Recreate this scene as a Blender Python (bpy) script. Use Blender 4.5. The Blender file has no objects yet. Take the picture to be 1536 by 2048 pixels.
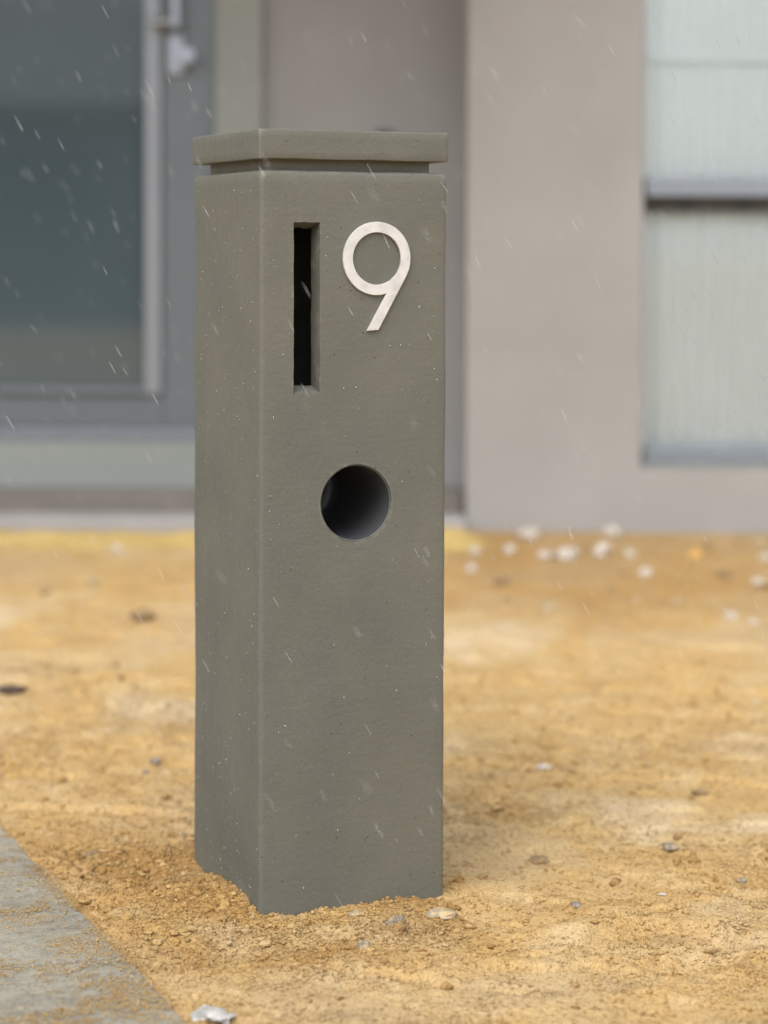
import bpy, bmesh, math, random
import numpy as np
from mathutils import Vector, Matrix, noise as mnoise

# ------------------------------------------------------------------ camera, world, sun, exposure
scene = bpy.context.scene
COL = scene.collection
R = math.radians
CAM_H = 0.93
F_PX, V0, TILT, ROLL = 4400.0, 670.61, 0.0396030, 0.0033222      # photograph: 1536 x 2048
cd = bpy.data.cameras.new('camera')
cam = bpy.data.objects.new('camera', cd); COL.objects.link(cam)
cd.sensor_fit = 'VERTICAL'; cd.sensor_width = 36; cd.sensor_height = 36
cd.lens = F_PX / 2048 * 36
cd.shift_y = (V0 - 1024) / 2048
cd.clip_start = 0.05; cd.clip_end = 1500
cam.matrix_world = Matrix.Translation((0, 0, CAM_H)) @ Matrix.Rotation(math.pi/2 - TILT, 4, 'X') @ Matrix.Rotation(ROLL, 4, 'Z')
cd.dof.use_dof = True; cd.dof.focus_distance = 3.01; cd.dof.aperture_fstop = 2.2
scene.camera = cam

SUN_EL, SUN_AZ = R(56), R(199)          # azimuth clockwise from +Y: behind the camera, a little to its left
sun_dir = Vector((math.sin(SUN_AZ)*math.cos(SUN_EL), math.cos(SUN_AZ)*math.cos(SUN_EL), math.sin(SUN_EL)))
world = bpy.data.worlds.new('World'); scene.world = world; world.use_nodes = True
wn, wl = world.node_tree.nodes, world.node_tree.links
bg = wn['Background']; bg.inputs['Strength'].default_value = 0.14
sky = wn.new('ShaderNodeTexSky'); sky.sky_type = 'NISHITA'; sky.sun_disc = False
sky.sun_elevation = SUN_EL; sky.sun_rotation = SUN_AZ
sky.air_density = 1.0; sky.dust_density = 2.0; sky.ozone_density = 1.0
hsv = wn.new('ShaderNodeHueSaturation'); hsv.inputs['Saturation'].default_value = 0.42
wl.new(sky.outputs[0], hsv.inputs['Color']); wl.new(hsv.outputs[0], bg.inputs['Color'])
sd = bpy.data.lights.new('sun', 'SUN'); sd.energy = 1.15; sd.angle = R(48); sd.color = (1.0, 0.975, 0.94)
sun = bpy.data.objects.new('sun', sd); COL.objects.link(sun)
sun.rotation_euler = sun_dir.to_track_quat('Z', 'Y').to_euler()
sun.location = (-3, -6, 8)
vs = scene.view_settings
vs.view_transform = 'Standard'; vs.look = 'None'; vs.exposure = 1.06; vs.gamma = 1.0; vs.use_curve_mapping = False
scene.cycles.max_bounces = 8
scene.cycles.transparent_max_bounces = 12
scene.cycles.use_denoising = True

# ------------------------------------------------------------------ helpers
rng = np.random.default_rng(9)
random.seed(9)
TAB = [np.random.default_rng(100 + i).random((256, 256)) for i in range(8)]

def vn(x, y, seed=0):
    """smooth value noise, -1..1"""
    t = TAB[seed % 8]
    x = np.asarray(x, float) + seed * 17.31; y = np.asarray(y, float) + seed * 7.77
    xi = np.floor(x); yi = np.floor(y); fx = x - xi; fy = y - yi
    xi = xi.astype(int) & 255; yi = yi.astype(int) & 255
    fx = fx*fx*fx*(fx*(fx*6-15)+10); fy = fy*fy*fy*(fy*(fy*6-15)+10)
    x1 = (xi+1) & 255; y1 = (yi+1) & 255
    a = t[xi, yi]*(1-fx) + t[x1, yi]*fx; b = t[xi, y1]*(1-fx) + t[x1, y1]*fx
    return (a*(1-fy) + b*fy)*2 - 1

def fbm(x, y, f, o=3, seed=0):
    s, a, n = 0, 1, 0
    c, q = math.cos(.7), math.sin(.7)
    for k in range(o):
        s = s + a*vn(x*f, y*f, seed+k); n += a
        x, y = x*c - y*q, x*q + y*c
        f *= 2.03; a *= .5
    return s/n

def sstep(a, b, x):
    t = np.clip((x-a)/(b-a), 0, 1); return t*t*(3-2*t)

def tag(o, label=None, cat=None, group=None, kind=None):
    for k, v in (('label', label), ('category', cat), ('group', group), ('kind', kind)):
        if v: o[k] = v
    return o

def empty(name, loc=(0, 0, 0), rz=0, parent=None):
    o = bpy.data.objects.new(name, None); COL.objects.link(o)
    o.location = loc; o.rotation_euler = (0, 0, rz); o.empty_display_size = .1
    if parent: o.parent = parent
    return o

def link(name, me, mat=None, parent=None):
    o = bpy.data.objects.new(name, me); COL.objects.link(o)
    if mat is not None and not me.materials: me.materials.append(mat)
    if parent: o.parent = parent
    return o

def mesh(name, v, f, mat=None, parent=None, smooth=False):
    me = bpy.data.meshes.new(name)
    me.from_pydata([tuple(p) for p in v], [], [tuple(q) for q in f]); me.validate(); me.update()
    if smooth: me.polygons.foreach_set('use_smooth', [True]*len(me.polygons))
    return link(name, me, mat, parent)

def np_mesh(name, verts, tris, mat=None, parent=None, smooth=True, n=3):
    """numpy arrays straight into a mesh; tris (m, n)"""
    me = bpy.data.meshes.new(name)
    m = len(tris)
    me.vertices.add(len(verts)); me.vertices.foreach_set('co', np.ascontiguousarray(verts, np.float32).ravel())
    me.loops.add(m*n); me.loops.foreach_set('vertex_index', np.ascontiguousarray(tris, np.int32).ravel())
    me.polygons.add(m); me.polygons.foreach_set('loop_start', np.arange(0, m*n, n, dtype=np.int32))
    me.polygons.foreach_set('use_smooth', np.full(m, smooth))
    me.update(calc_edges=True)
    return link(name, me, mat, parent)

def add_box(bm, lo, hi, bev=0.0):
    x0, y0, z0 = lo; x1, y1, z1 = hi
    vs_ = [bm.verts.new(p) for p in ((x0,y0,z0),(x1,y0,z0),(x1,y1,z0),(x0,y1,z0),(x0,y0,z1),(x1,y0,z1),(x1,y1,z1),(x0,y1,z1))]
    fs = [bm.faces.new([vs_[i] for i in q]) for q in ((0,3,2,1),(4,5,6,7),(0,1,5,4),(1,2,6,5),(2,3,7,6),(3,0,4,7))]
    if bev:
        es = list({e for f in fs for e in f.edges})
        bmesh.ops.bevel(bm, geom=es, offset=bev, segments=2, affect='EDGES', profile=.5)

def boxes(name, lst, mat, parent=None, bev=0.0):
    bm = bmesh.new()
    for lo, hi in lst: add_box(bm, lo, hi, bev)
    me = bpy.data.meshes.new(name); bm.to_mesh(me); bm.free()
    return link(name, me, mat, parent)

def cyl(name, p0, p1, r, mat, parent=None, seg=20, bev=0):
    bm = bmesh.new()
    p0 = Vector(p0); p1 = Vector(p1); d = p1 - p0
    M = Matrix.Translation((p0+p1)/2) @ d.to_track_quat('Z', 'Y').to_matrix().to_4x4()
    bmesh.ops.create_cone(bm, cap_ends=True, segments=seg, radius1=r, radius2=r, depth=d.length, matrix=M)
    if bev:
        es = [e for e in bm.edges if any(len(f.verts) > 4 for f in e.link_faces)]
        bmesh.ops.bevel(bm, geom=es, offset=bev, segments=2, affect='EDGES')
    me = bpy.data.meshes.new(name); bm.to_mesh(me); bm.free()
    smooth_by_angle(me)
    return link(name, me, mat, parent)

def smooth_by_angle(me, deg=32):
    bm = bmesh.new(); bm.from_mesh(me)
    for f in bm.faces: f.smooth = True
    for e in bm.edges:
        if len(e.link_faces) == 2: e.smooth = e.calc_face_angle(0) < R(deg)
    bm.to_mesh(me); bm.free()

def at(px, py, z=None, Y=None):
    """a point of the place from a point of the photograph, on the level z or the upright plane Y"""
    ur, vr = px-768, py-V0
    u = ur*math.cos(ROLL) + vr*math.sin(ROLL); v = -ur*math.sin(ROLL) + vr*math.cos(ROLL)
    c, s = math.cos(TILT), math.sin(TILT)
    d = Vector((u/F_PX, c - v/F_PX*s, -v/F_PX*c - s))
    t = Y/d.y if Y is not None else (z-CAM_H)/d.z
    return Vector((0, 0, CAM_H)) + t*d

# ------------------------------------------------------------------ materials
def new_mat(name):
    m = bpy.data.materials.new(name); m.use_nodes = True
    nt = m.node_tree; b = nt.nodes['Principled BSDF']
    return m, nt, b

def N(nt, typ, **kw):
    n = nt.nodes.new(typ)
    for k, v in kw.items():
        if k in n.inputs: n.inputs[k].default_value = v
        else: setattr(n, k, v)
    return n

def coords(nt, kind='Object', scale=(1, 1, 1)):
    tc = N(nt, 'ShaderNodeTexCoord'); mp = N(nt, 'ShaderNodeMapping'); mp.inputs['Scale'].default_value = scale
    nt.links.new(tc.outputs[kind], mp.inputs['Vector']); return mp.outputs[0]

def noise(nt, vec, scale, detail=4, rough=.55):
    n = N(nt, 'ShaderNodeTexNoise', Scale=scale, Detail=detail, Roughness=rough); nt.links.new(vec, n.inputs['Vector']); return n.outputs['Fac']

def ramp(nt, fac, stops):
    r = N(nt, 'ShaderNodeValToRGB'); e = r.color_ramp.elements
    while len(e) < len(stops): e.new(.5)
    for i, (p, c) in enumerate(stops):
        e[i].position = p; e[i].color = (*c, 1) if len(c) == 3 else c
    nt.links.new(fac, r.inputs['Fac']); return r.outputs['Color']

def mix(nt, fac, a, b, mode='MIX'):
    m = N(nt, 'ShaderNodeMix', data_type='RGBA', blend_type=mode)
    for sock, val in ((m.inputs['Factor'], fac), (m.inputs['A'], a), (m.inputs['B'], b)): pass
    ins = [i for i in m.inputs if i.enabled]
    for sock, val in zip(ins, (fac, a, b)):
        if hasattr(val, 'links') or isinstance(val, bpy.types.NodeSocket): nt.links.new(val, sock)
        elif isinstance(val, (int, float)): sock.default_value = val
        else: sock.default_value = (*val, 1) if len(val) == 3 else val
    return [o for o in m.outputs if o.enabled][0]

def math_(nt, op, a, b=0.0, clamp=False):
    m = N(nt, 'ShaderNodeMath', operation=op); m.use_clamp = clamp
    for s, v in zip(m.inputs, (a, b)):
        if isinstance(v, bpy.types.NodeSocket): nt.links.new(v, s)
        else: s.default_value = v
    return m.outputs[0]

def bump(nt, b, h, strength=.3, dist=.002, prev=None):
    n = N(nt, 'ShaderNodeBump', Strength=strength, Distance=dist); nt.links.new(h, n.inputs['Height'])
    if prev is not None: nt.links.new(prev, n.inputs['Normal'])
    nt.links.new(n.outputs[0], b.inputs['Normal']); return n.outputs[0]

def simple(name, col, rough=.6, metal=0.0, var=.12, scale=8, bs=.15, bscale=120):
    m, nt, b = new_mat(name); v = coords(nt)
    f = noise(nt, v, scale, 5)
    lo = tuple(c*(1-var) for c in col); hi = tuple(min(1, c*(1+var)) for c in col)
    nt.links.new(ramp(nt, f, [(.3, lo), (.7, hi)]), b.inputs['Base Color'])
    b.inputs['Roughness'].default_value = rough; b.inputs['Metallic'].default_value = metal
    if bs: bump(nt, b, noise(nt, v, bscale, 4), bs, .002)
    return m

def sand_mat(name, bright=False):
    m, nt, b = new_mat(name)
    v = coords(nt, 'Object')
    big = noise(nt, v, 1.6, 4, .6); mid = noise(nt, v, 9, 5, .6); fine = noise(nt, v, 260, 3, .7); grain = noise(nt, v, 900, 2, .6)
    if bright:
        c = ramp(nt, mid, [(.3, (.58, .40, .13)), (.7, (.70, .53, .22))])
    else:
        c1 = ramp(nt, big, [(.30, (.42, .29, .15)), (.42, (.64, .47, .25)), (.52, (.62, .39, .135)), (.58, (.64, .46, .22)), (.66, (.77, .63, .42))])
        c2 = ramp(nt, mid, [(.30, (.42, .29, .15)), (.43, (.62, .44, .22)), (.55, (.66, .47, .23)), (.68, (.75, .60, .37))])
        c = mix(nt, 1.0, mix(nt, .42, c1, c2), (1.0, 1.0, 1.0), 'MULTIPLY')
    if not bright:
        at_ = N(nt, 'ShaderNodeAttribute', attribute_name='soil_shade'); at_.attribute_type = 'GEOMETRY'
        c = mix(nt, at_.outputs['Fac'], c, mix(nt, 1.0, c, (.62, .51, .37), 'MULTIPLY'))  # browner turned sand and far soil, with shade of crumb pockets painted in
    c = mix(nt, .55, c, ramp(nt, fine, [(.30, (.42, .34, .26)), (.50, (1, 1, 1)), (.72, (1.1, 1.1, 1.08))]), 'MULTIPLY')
    coarse = noise(nt, v, 120, 4, .7)
    c = mix(nt, .75, c, ramp(nt, coarse, [(.32, (.40, .31, .22)), (.45, (.95, .94, .92)), (.70, (1.06, 1.06, 1.05))]), 'MULTIPLY')  # coarse dark specks put the shaded pockets between crumbs into the colour
    c = mix(nt, .5, c, ramp(nt, grain, [(.3, (.62, .58, .52)), (.6, (1, 1, 1))]), 'MULTIPLY')
    nt.links.new(c, b.inputs['Base Color'])
    b.inputs['Roughness'].default_value = .92; b.inputs['Specular IOR Level'].default_value = .2
    p = bump(nt, b, fine, .9, .006)
    bump(nt, b, grain, .5, .0015, p)
    return m

M_SAND = sand_mat('sand'); M_BRIGHT = sand_mat('yellow_sand', True)

def pillar_mat():
    m, nt, b = new_mat('olive_render'); L = nt.links
    tc = N(nt, 'ShaderNodeTexCoord')
    sep = N(nt, 'ShaderNodeSeparateXYZ'); L.new(tc.outputs['Normal'], sep.inputs[0])
    side = math_(nt, 'GREATER_THAN', math_(nt, 'ABSOLUTE', sep.outputs['X']), .75)
    v = tc.outputs['Object']
    def mp(sc):
        q = N(nt, 'ShaderNodeMapping'); q.inputs['Scale'].default_value = sc; L.new(v, q.inputs['Vector']); return q.outputs[0]
    trowel_h = noise(nt, mp((22, 22, 130)), 1, 5, .65)        # level trowel marks on the face
    trowel_v = noise(nt, mp((190, 190, 9)), 1, 5, .65)        # upright drag marks on the side
    tm = mix(nt, side, trowel_h, trowel_v)
    fine = noise(nt, v, 420, 3, .6); mid = noise(nt, v, 60, 4, .6); big = noise(nt, v, 6.5, 3, .5); big2 = noise(nt, mp((4, 4, 2.2)), 1, 3, .6)
    c = ramp(nt, big, [(.3, (.114, .112, .091)), (.5, (.125, .122, .098)), (.7, (.134, .130, .105))])
    c = mix(nt, .65, c, ramp(nt, big2, [(.32, (.88, .89, .93)), (.5, (1, 1, 1)), (.68, (1.08, 1.06, .95))]), 'MULTIPLY')
    c = mix(nt, mix(nt, side, (.25, .25, .25), (.6, .6, .6)), c, ramp(nt, tm, [(.3, (.90, .90, .90)), (.55, (1, 1, 1)), (.75, (1.09, 1.09, 1.08))]), 'MULTIPLY')
    c = mix(nt, .28, c, ramp(nt, fine, [(.3, (.62, .62, .62)), (.5, (1, 1, 1)), (.68, (1.2, 1.2, 1.2))]), 'MULTIPLY')
    # pin holes
    vo = N(nt, 'ShaderNodeTexVoronoi', Scale=62.0, Randomness=1.0); L.new(v, vo.inputs['Vector'])
    pick = math_(nt, 'GREATER_THAN', noise(nt, v, 33, 1), .52)
    hole = math_(nt, 'MULTIPLY', math_(nt, 'LESS_THAN', vo.outputs['Distance'], .075), pick)
    c = mix(nt, hole, c, (.05, .047, .04))
    # lit edge highlights painted in a paler colour along the arrises
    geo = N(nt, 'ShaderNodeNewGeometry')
    edge_lit = math_(nt, 'MULTIPLY', ramp(nt, geo.outputs['Pointiness'], [(.53, (0, 0, 0)), (.60, (1, 1, 1))]), ramp(nt, noise(nt, v, 45, 5, .7), [(.42, (0, 0, 0)), (.6, (1, 1, 1))]))
    c = mix(nt, math_(nt, 'MULTIPLY', edge_lit, .55), c, (.33, .315, .27))
    # pale dusty scuffs
    sc = ramp(nt, noise(nt, mp((26, 26, 15)), 1, 6, .7), [(.66, (0, 0, 0)), (.80, (1, 1, 1))])
    c = mix(nt, math_(nt, 'MULTIPLY', sc, .14), c, (.30, .27, .22))
    L.new(c, b.inputs['Base Color'])
    L.new(ramp(nt, mid, [(.3, (.5, .5, .5)), (.7, (.68, .68, .68))]), b.inputs['Roughness'])
    b.inputs['Specular IOR Level'].default_value = .35
    tb = math_(nt, 'MULTIPLY', tm, mix(nt, side, (.6, .6, .6), (2.2, 2.2, 2.2)))
    p = bump(nt, b, tb, .25, .002)
    p = bump(nt, b, noise(nt, v, 150, 2, .5), .27, .0015, p)
    p = bump(nt, b, mid, .3, .002, p)
    p = bump(nt, b, fine, .45, .0008, p)
    inv = math_(nt, 'SUBTRACT', 1.0, hole)
    bump(nt, b, inv, .6, .001, p)
    return m
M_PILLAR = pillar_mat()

def paver_mat():
    m, nt, b = new_mat('grey_paver'); L = nt.links
    v = coords(nt, 'Object')
    big = noise(nt, v, 7, 5, .6); mid = noise(nt, v, 45, 5, .65); fine = noise(nt, v, 500, 3, .7)
    c = ramp(nt, big, [(.3, (.23, .213, .168)), (.5, (.285, .266, .21)), (.7, (.335, .315, .255))])
    c = mix(nt, .8, c, ramp(nt, mid, [(.3, (.66, .66, .64)), (.6, (1.05, 1.05, 1.03))]), 'MULTIPLY')
    c = mix(nt, .7, c, ramp(nt, noise(nt, v, 170, 3, .7), [(.32, (.58, .56, .52)), (.55, (1.04, 1.04, 1.04))]), 'MULTIPLY')
    ef = ramp(nt, noise(nt, coords(nt, 'Object', (9, 26, 9)), 1, 6, .7), [(.60, (0, 0, 0)), (.78, (1, 1, 1))])
    c = mix(nt, math_(nt, 'MULTIPLY', ef, .6), c, (.52, .51, .47))
    du = ramp(nt, noise(nt, coords(nt, 'Object', (12, 20, 12)), 1.3, 6, .75), [(.54, (0, 0, 0)), (.72, (1, 1, 1))])
    c = mix(nt, math_(nt, 'MULTIPLY', du, .62), c, (.44, .33, .18))
    L.new(c, b.inputs['Base Color']); b.inputs['Roughness'].default_value = .7
    p = bump(nt, b, mid, .6, .004); p = bump(nt, b, noise(nt, v, 170, 3, .7), .6, .003, p); bump(nt, b, fine, .6, .0015, p)
    return m
M_PAVER = paver_mat()

def stone_mat(name, col, var=.3, dust=0.0):
    m, nt, b = new_mat(name); v = coords(nt)
    big = noise(nt, v, 40, 5, .7); fine = noise(nt, v, 300, 3, .7)
    c = ramp(nt, big, [(.3, tuple(q*(1-var) for q in col)), (.68, tuple(min(.9, q*(1+var)) for q in col))])
    c = mix(nt, .6, c, ramp(nt, fine, [(.3, (.6, .58, .55)), (.6, (1.05, 1.05, 1.05))]), 'MULTIPLY')
    if dust:
        c = mix(nt, math_(nt, 'MULTIPLY', ramp(nt, noise(nt, v, 90, 5, .7), [(.45, (0, 0, 0)), (.6, (1, 1, 1))]), dust), c, (.55, .39, .19))
    nt.links.new(c, b.inputs['Base Color']); b.inputs['Roughness'].default_value = .8
    bump(nt, b, fine, .7, .003); return m

M_GREYSTONE = stone_mat('grey_rubble', (.22, .19, .14), .4, .6); M_PALESTONE = stone_mat('pale_rubble', (.34, .28, .185), .35, .85)
M_WHITE = stone_mat('white_stone', (.52, .46, .39), .25); M_GRANITE = stone_mat('speckled_granite', (.40, .385, .35), .5)
M_BLUESTONE = stone_mat('blue_grey_stone', (.17, .165, .15), .3, .35); M_ORANGE = stone_mat('orange_stone', (.62, .36, .09), .15)
M_BARK = stone_mat('dark_bark', (.075, .045, .032)); M_CLOD = stone_mat('brown_clod', (.25, .165, .08)); M_TWIG = stone_mat('dry_twig', (.06, .05, .035))
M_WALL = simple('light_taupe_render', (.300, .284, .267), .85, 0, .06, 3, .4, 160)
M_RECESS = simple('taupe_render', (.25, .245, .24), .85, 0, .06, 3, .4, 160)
M_PALE = simple('pale_grey_green_paint', (.225, .24, .222), .6, 0, .04, 2, .1)
M_FRAME = simple('blue_grey_aluminium', (.135, .153, .168), .38, .25, .05, 2, .05)
M_BEAD = simple('bright_aluminium', (.25, .27, .295), .35, .35, .05, 2, .05)
M_CHROME = simple('satin_chrome', (.33, .35, .39), .42, 1, .04, 4, .03)
M_BROWN = simple('brown_render', (.165, .145, .125), .9, 0, .15, 6, .4)
M_CONC = simple('concrete_slab', (.32, .30, .285), .85, 0, .1, 5, .3)
M_ROOF = simple('dark_roof_sheet', (.20, .205, .21), .5, 0, .1, 3, .1)
M_SOFFIT = simple('white_soffit', (.7, .7, .68), .7, 0, .03, 3, .05)
M_CURTAIN = simple('white_blind', (.79, .79, .81), .8, 0, .03, 4, .1)
M_DARK = simple('dark_interior', (.05, .05, .05), .9, 0, .1, 3, .0)
M_TUBE = simple('grey_plastic_pipe', (.06, .062, .064), .38, 0, .1, 12, .05)
M_BRICK = simple('neighbour_brick', (.20, .16, .14), .85, 0, .15, 5, .3)

def glass_mat(name, tint, ior, refl=1.0):
    m, nt, b = new_mat(name); nt.nodes.remove(b); L = nt.links
    tr = N(nt, 'ShaderNodeBsdfTransparent'); tr.inputs['Color'].default_value = (*tint, 1)
    gl = N(nt, 'ShaderNodeBsdfGlossy', Roughness=.03); gl.inputs['Color'].default_value = (.95, 1.0, 1.0, 1)
    fr = N(nt, 'ShaderNodeFresnel', IOR=ior); mx = N(nt, 'ShaderNodeMixShader')
    L.new(fr.outputs[0], mx.inputs[0]); L.new(tr.outputs[0], mx.inputs[1]); L.new(gl.outputs[0], mx.inputs[2])
    L.new(mx.outputs[0], nt.nodes['Material Output'].inputs['Surface']); return m
M_WINGLASS = glass_mat('window_glass', (.97, .99, .98), 1.5)
M_DOORGLASS, _nt, _b = new_mat('tinted_door_glass')
_nt.links.new(ramp(_nt, noise(_nt, coords(_nt), 1.5, 2), [(.3, (.068, .098, .114)), (.7, (.080, .113, .130))]), _b.inputs['Base Color'])
_b.inputs['Roughness'].default_value = .04; _b.inputs['IOR'].default_value = 1.75; _b.inputs['Alpha'].default_value = .85

mw, ntw, bw = new_mat('water')
bw.inputs['Base Color'].default_value = (1, 1, 1, 1); bw.inputs['Roughness'].default_value = .08
bw.inputs['IOR'].default_value = 1.33; bw.inputs['Transmission Weight'].default_value = .6
fw = noise(ntw, coords(ntw), 3, 1); ntw.links.new(ramp(ntw, fw, [(0, (.85, .87, .88)), (1, (.95, .95, .95))]), bw.inputs['Base Color'])
M_WATER = mw
M_DROP, _nt, _b = new_mat('clear_drop')
_nt.links.new(ramp(_nt, noise(_nt, coords(_nt), 3, 1), [(0, (.8, .8, .78)), (1, (.9, .9, .88))]), _b.inputs['Base Color'])
_b.inputs['Roughness'].default_value = .12; _b.inputs['IOR'].default_value = 1.33; _b.inputs['Transmission Weight'].default_value = .80

def steel_mat():
    m, nt, b = new_mat('brushed_steel')
    v = coords(nt, 'Object', (1, 1, 1)); f = noise(nt, v, 60, 5, .65); g = noise(nt, coords(nt, 'Object', (60, 60, 900)), 1, 3)
    nt.links.new(ramp(nt, f, [(.3, (.56, .55, .53)), (.5, (.69, .67, .645)), (.75, (.75, .735, .71))]), b.inputs['Base Color'])
    b.inputs['Metallic'].default_value = .55
    nt.links.new(ramp(nt, f, [(.3, (.42, .42, .42)), (.7, (.55, .55, .55))]), b.inputs['Roughness'])
    bump(nt, b, g, .08, .0005); return m
M_STEEL = steel_mat()

# ------------------------------------------------------------------ the pillar's place and the paving's place
S = 0.28; TH = 0.41381468; CORNER = Vector((-0.1689231, 3.0159923, 0))
AX = Vector((math.cos(TH), math.sin(TH), 0)); AY = Vector((-math.sin(TH), math.cos(TH), 0))
PC = CORNER + AX*S/2 + AY*S/2
ZT = 1.03663
E0 = np.array((-0.6156, 3.5076)); E1 = np.array((-0.2370, 2.6158)); ED = (E1-E0)/np.linalg.norm(E1-E0)
EN = np.array((ED[1], -ED[0]))          # towards the paving (left)
if EN[0] > 0: EN = -EN
JA = R(15); JD = np.array((math.cos(JA), math.sin(JA))); JN = np.array((-math.sin(JA), math.cos(JA)))
HOUSE_Y = 6.2; HOUSE_Z = 0.128

def edge_dist(x, y):                     # > 0 on the paving
    return (x-E0[0])*EN[0] + (y-E0[1])*EN[1]

def base_z(y):
    return HOUSE_Z*sstep(3.2, 6.4, y)/sstep(3.2, 6.4, 6.2)*np.where(y > 6.2, sstep(3.2, 6.4, 6.2)/np.maximum(sstep(3.2, 6.4, y), 1e-6), 1)

TREADS = []
fc = at(1325, 1885, z=0)                 # a shoe print, half scuffed
for i in range(5):
    TREADS.append((fc.x - .075 + i*.042, fc.y - .045 + i*.012 + .02*(i % 2)))

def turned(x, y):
    """where the sand has been dug over: looser, more crumbly, painted browner with pocket shade"""
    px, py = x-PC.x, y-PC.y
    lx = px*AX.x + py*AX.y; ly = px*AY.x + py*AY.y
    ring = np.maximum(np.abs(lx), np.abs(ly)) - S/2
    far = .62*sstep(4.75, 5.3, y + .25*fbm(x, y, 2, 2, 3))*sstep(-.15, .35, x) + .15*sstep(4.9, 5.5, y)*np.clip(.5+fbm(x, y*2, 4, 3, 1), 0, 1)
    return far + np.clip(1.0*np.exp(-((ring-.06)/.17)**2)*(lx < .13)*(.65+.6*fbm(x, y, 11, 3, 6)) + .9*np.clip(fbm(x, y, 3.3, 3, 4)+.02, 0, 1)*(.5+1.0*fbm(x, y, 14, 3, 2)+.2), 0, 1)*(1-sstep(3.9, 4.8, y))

def ground_z(x, y):
    z = base_z(y)
    near = 1 - sstep(4.0, 6.5, y)
    px, py = x-PC.x, y-PC.y
    lx = px*AX.x + py*AX.y; ly = px*AY.x + py*AY.y
    ring = np.maximum(np.abs(lx), np.abs(ly)) - S/2            # distance outside the pillar
    calm = sstep(.0, .14, ring)
    z = z + (.0065*fbm(x, y, 2.2, 3, 1) + .0045*fbm(x, y, 7, 3, 2))*(.25 + .75*calm)
    crumb = np.clip(.55 + 1.1*fbm(x, y, 3.3, 3, 4), .12, 1.15)
    crumb = np.maximum(crumb, 1.25*np.exp(-((ring-.08)/.16)**2)*(lx < .12))
    fn = fbm(x, y, 26, 3, 3)
    z = z + near*crumb*(.0055*fn - .012*np.clip(-fn-.25, 0, 1))
    z = z + near*crumb*.0034*fbm(x*1.0, y*1.0, 70, 2, 5)
    z = z + near*crumb*.0020*vn(x*150, y*150, 6)
    # crust edges, scuffs and dug pits
    open_ = calm*(1-sstep(4.6, 6.0, y))
    c1 = fbm(x*.8+y*.25, y*1.5, 3.1, 4, 5)
    z = z + open_*(.010*sstep(-.035, .035, c1-.12) - .010*sstep(-.03, .03, c1+.22)*.6)
    c2 = fbm(x*1.0, y*1.35, 11, 3, 7)
    z = z - open_*.030*np.clip(-c2-.30, 0, .5) + open_*.012*np.clip(c2-.30, 0, .4)
    # banked up against the side and the near corner
    z = z + .021*np.exp(-((lx+.185)/.075)**2)*np.exp(-((ly+.02)/.12)**2) + .006*np.exp(-((lx+.16)/.05)**2)*np.exp(-((ly+.085)/.035)**2)
    z = z + .005*np.exp(-((lx-.06)/.06)**2)*np.exp(-((ly+.17)/.05)**2)
    # shoe print
    ux, uy = x-fc.x, (y-fc.y)
    d = np.sqrt((ux/.115)**2 + (uy/.105)**2)
    z = z - .016*(1-sstep(.86, 1.04, d)) + .006*np.exp(-((d-1.15)/.14)**2)*(.6+.6*vn(x*22, y*22, 2))
    for tx, ty in TREADS:
        z = z + .011*np.exp(-(((x-tx)*.9+(y-ty)*.35)/.017)**4)*np.exp(-(((y-ty)-(x-tx)*.25)/.010)**4)
    # drag marks further out on the right
    z = z + near*.005*np.exp(-((vn(x*1.3+y*.5, y*3.2, 3))/.10)**2)*sstep(3.3, 3.8, y)
    # level with the paving, and let down under it
    e = edge_dist(x, y)
    w = sstep(-.05, -.006, e)
    z = z*(1-w) + np.minimum(z, .002)*w
    w2 = sstep(-.004, .010, e)
    return z*(1-w2) + (-.0022 + .0012*vn(x*90, y*90, 1))*w2

def gz(x, y): return float(ground_z(np.array([float(x)]), np.array([float(y)]))[0])

# ------------------------------------------------------------------ ground
def graded(lo, hi, step, far_lo, far_hi, g):
    a = list(np.arange(lo, hi, step)); s = step
    b = [lo]
    while b[-1] > far_lo: s *= g; b.append(b[-1]-s)
    s = step; c = [a[-1]]
    while c[-1] < far_hi: s *= g; c.append(c[-1]+s)
    return np.array(b[:0:-1] + a + c[1:])
gx = graded(-.72, .80, .0034, -220, 220, 1.075)
gy = graded(2.50, 4.25, .0046, -220, 220, 1.025)
X, Y = np.meshgrid(gx, gy, indexing='ij')
Z = ground_z(X, Y)
nx, ny = X.shape
idx = np.arange(nx*ny).reshape(nx, ny)
quads = np.stack([idx[:-1, :-1], idx[1:, :-1], idx[1:, 1:], idx[:-1, 1:]], -1).reshape(-1, 4)
def set_soil_shade(o, v):
    a_ = o.data.attributes.new('soil_shade', 'FLOAT', 'POINT'); a_.data.foreach_set('value', np.ascontiguousarray(v, np.float32).ravel())
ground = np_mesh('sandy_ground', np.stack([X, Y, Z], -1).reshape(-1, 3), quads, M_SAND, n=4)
set_soil_shade(ground, turned(X, Y)*.8)
tag(ground, 'loose orange tan sand of the unfinished front yard', 'ground', kind='structure')

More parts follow.
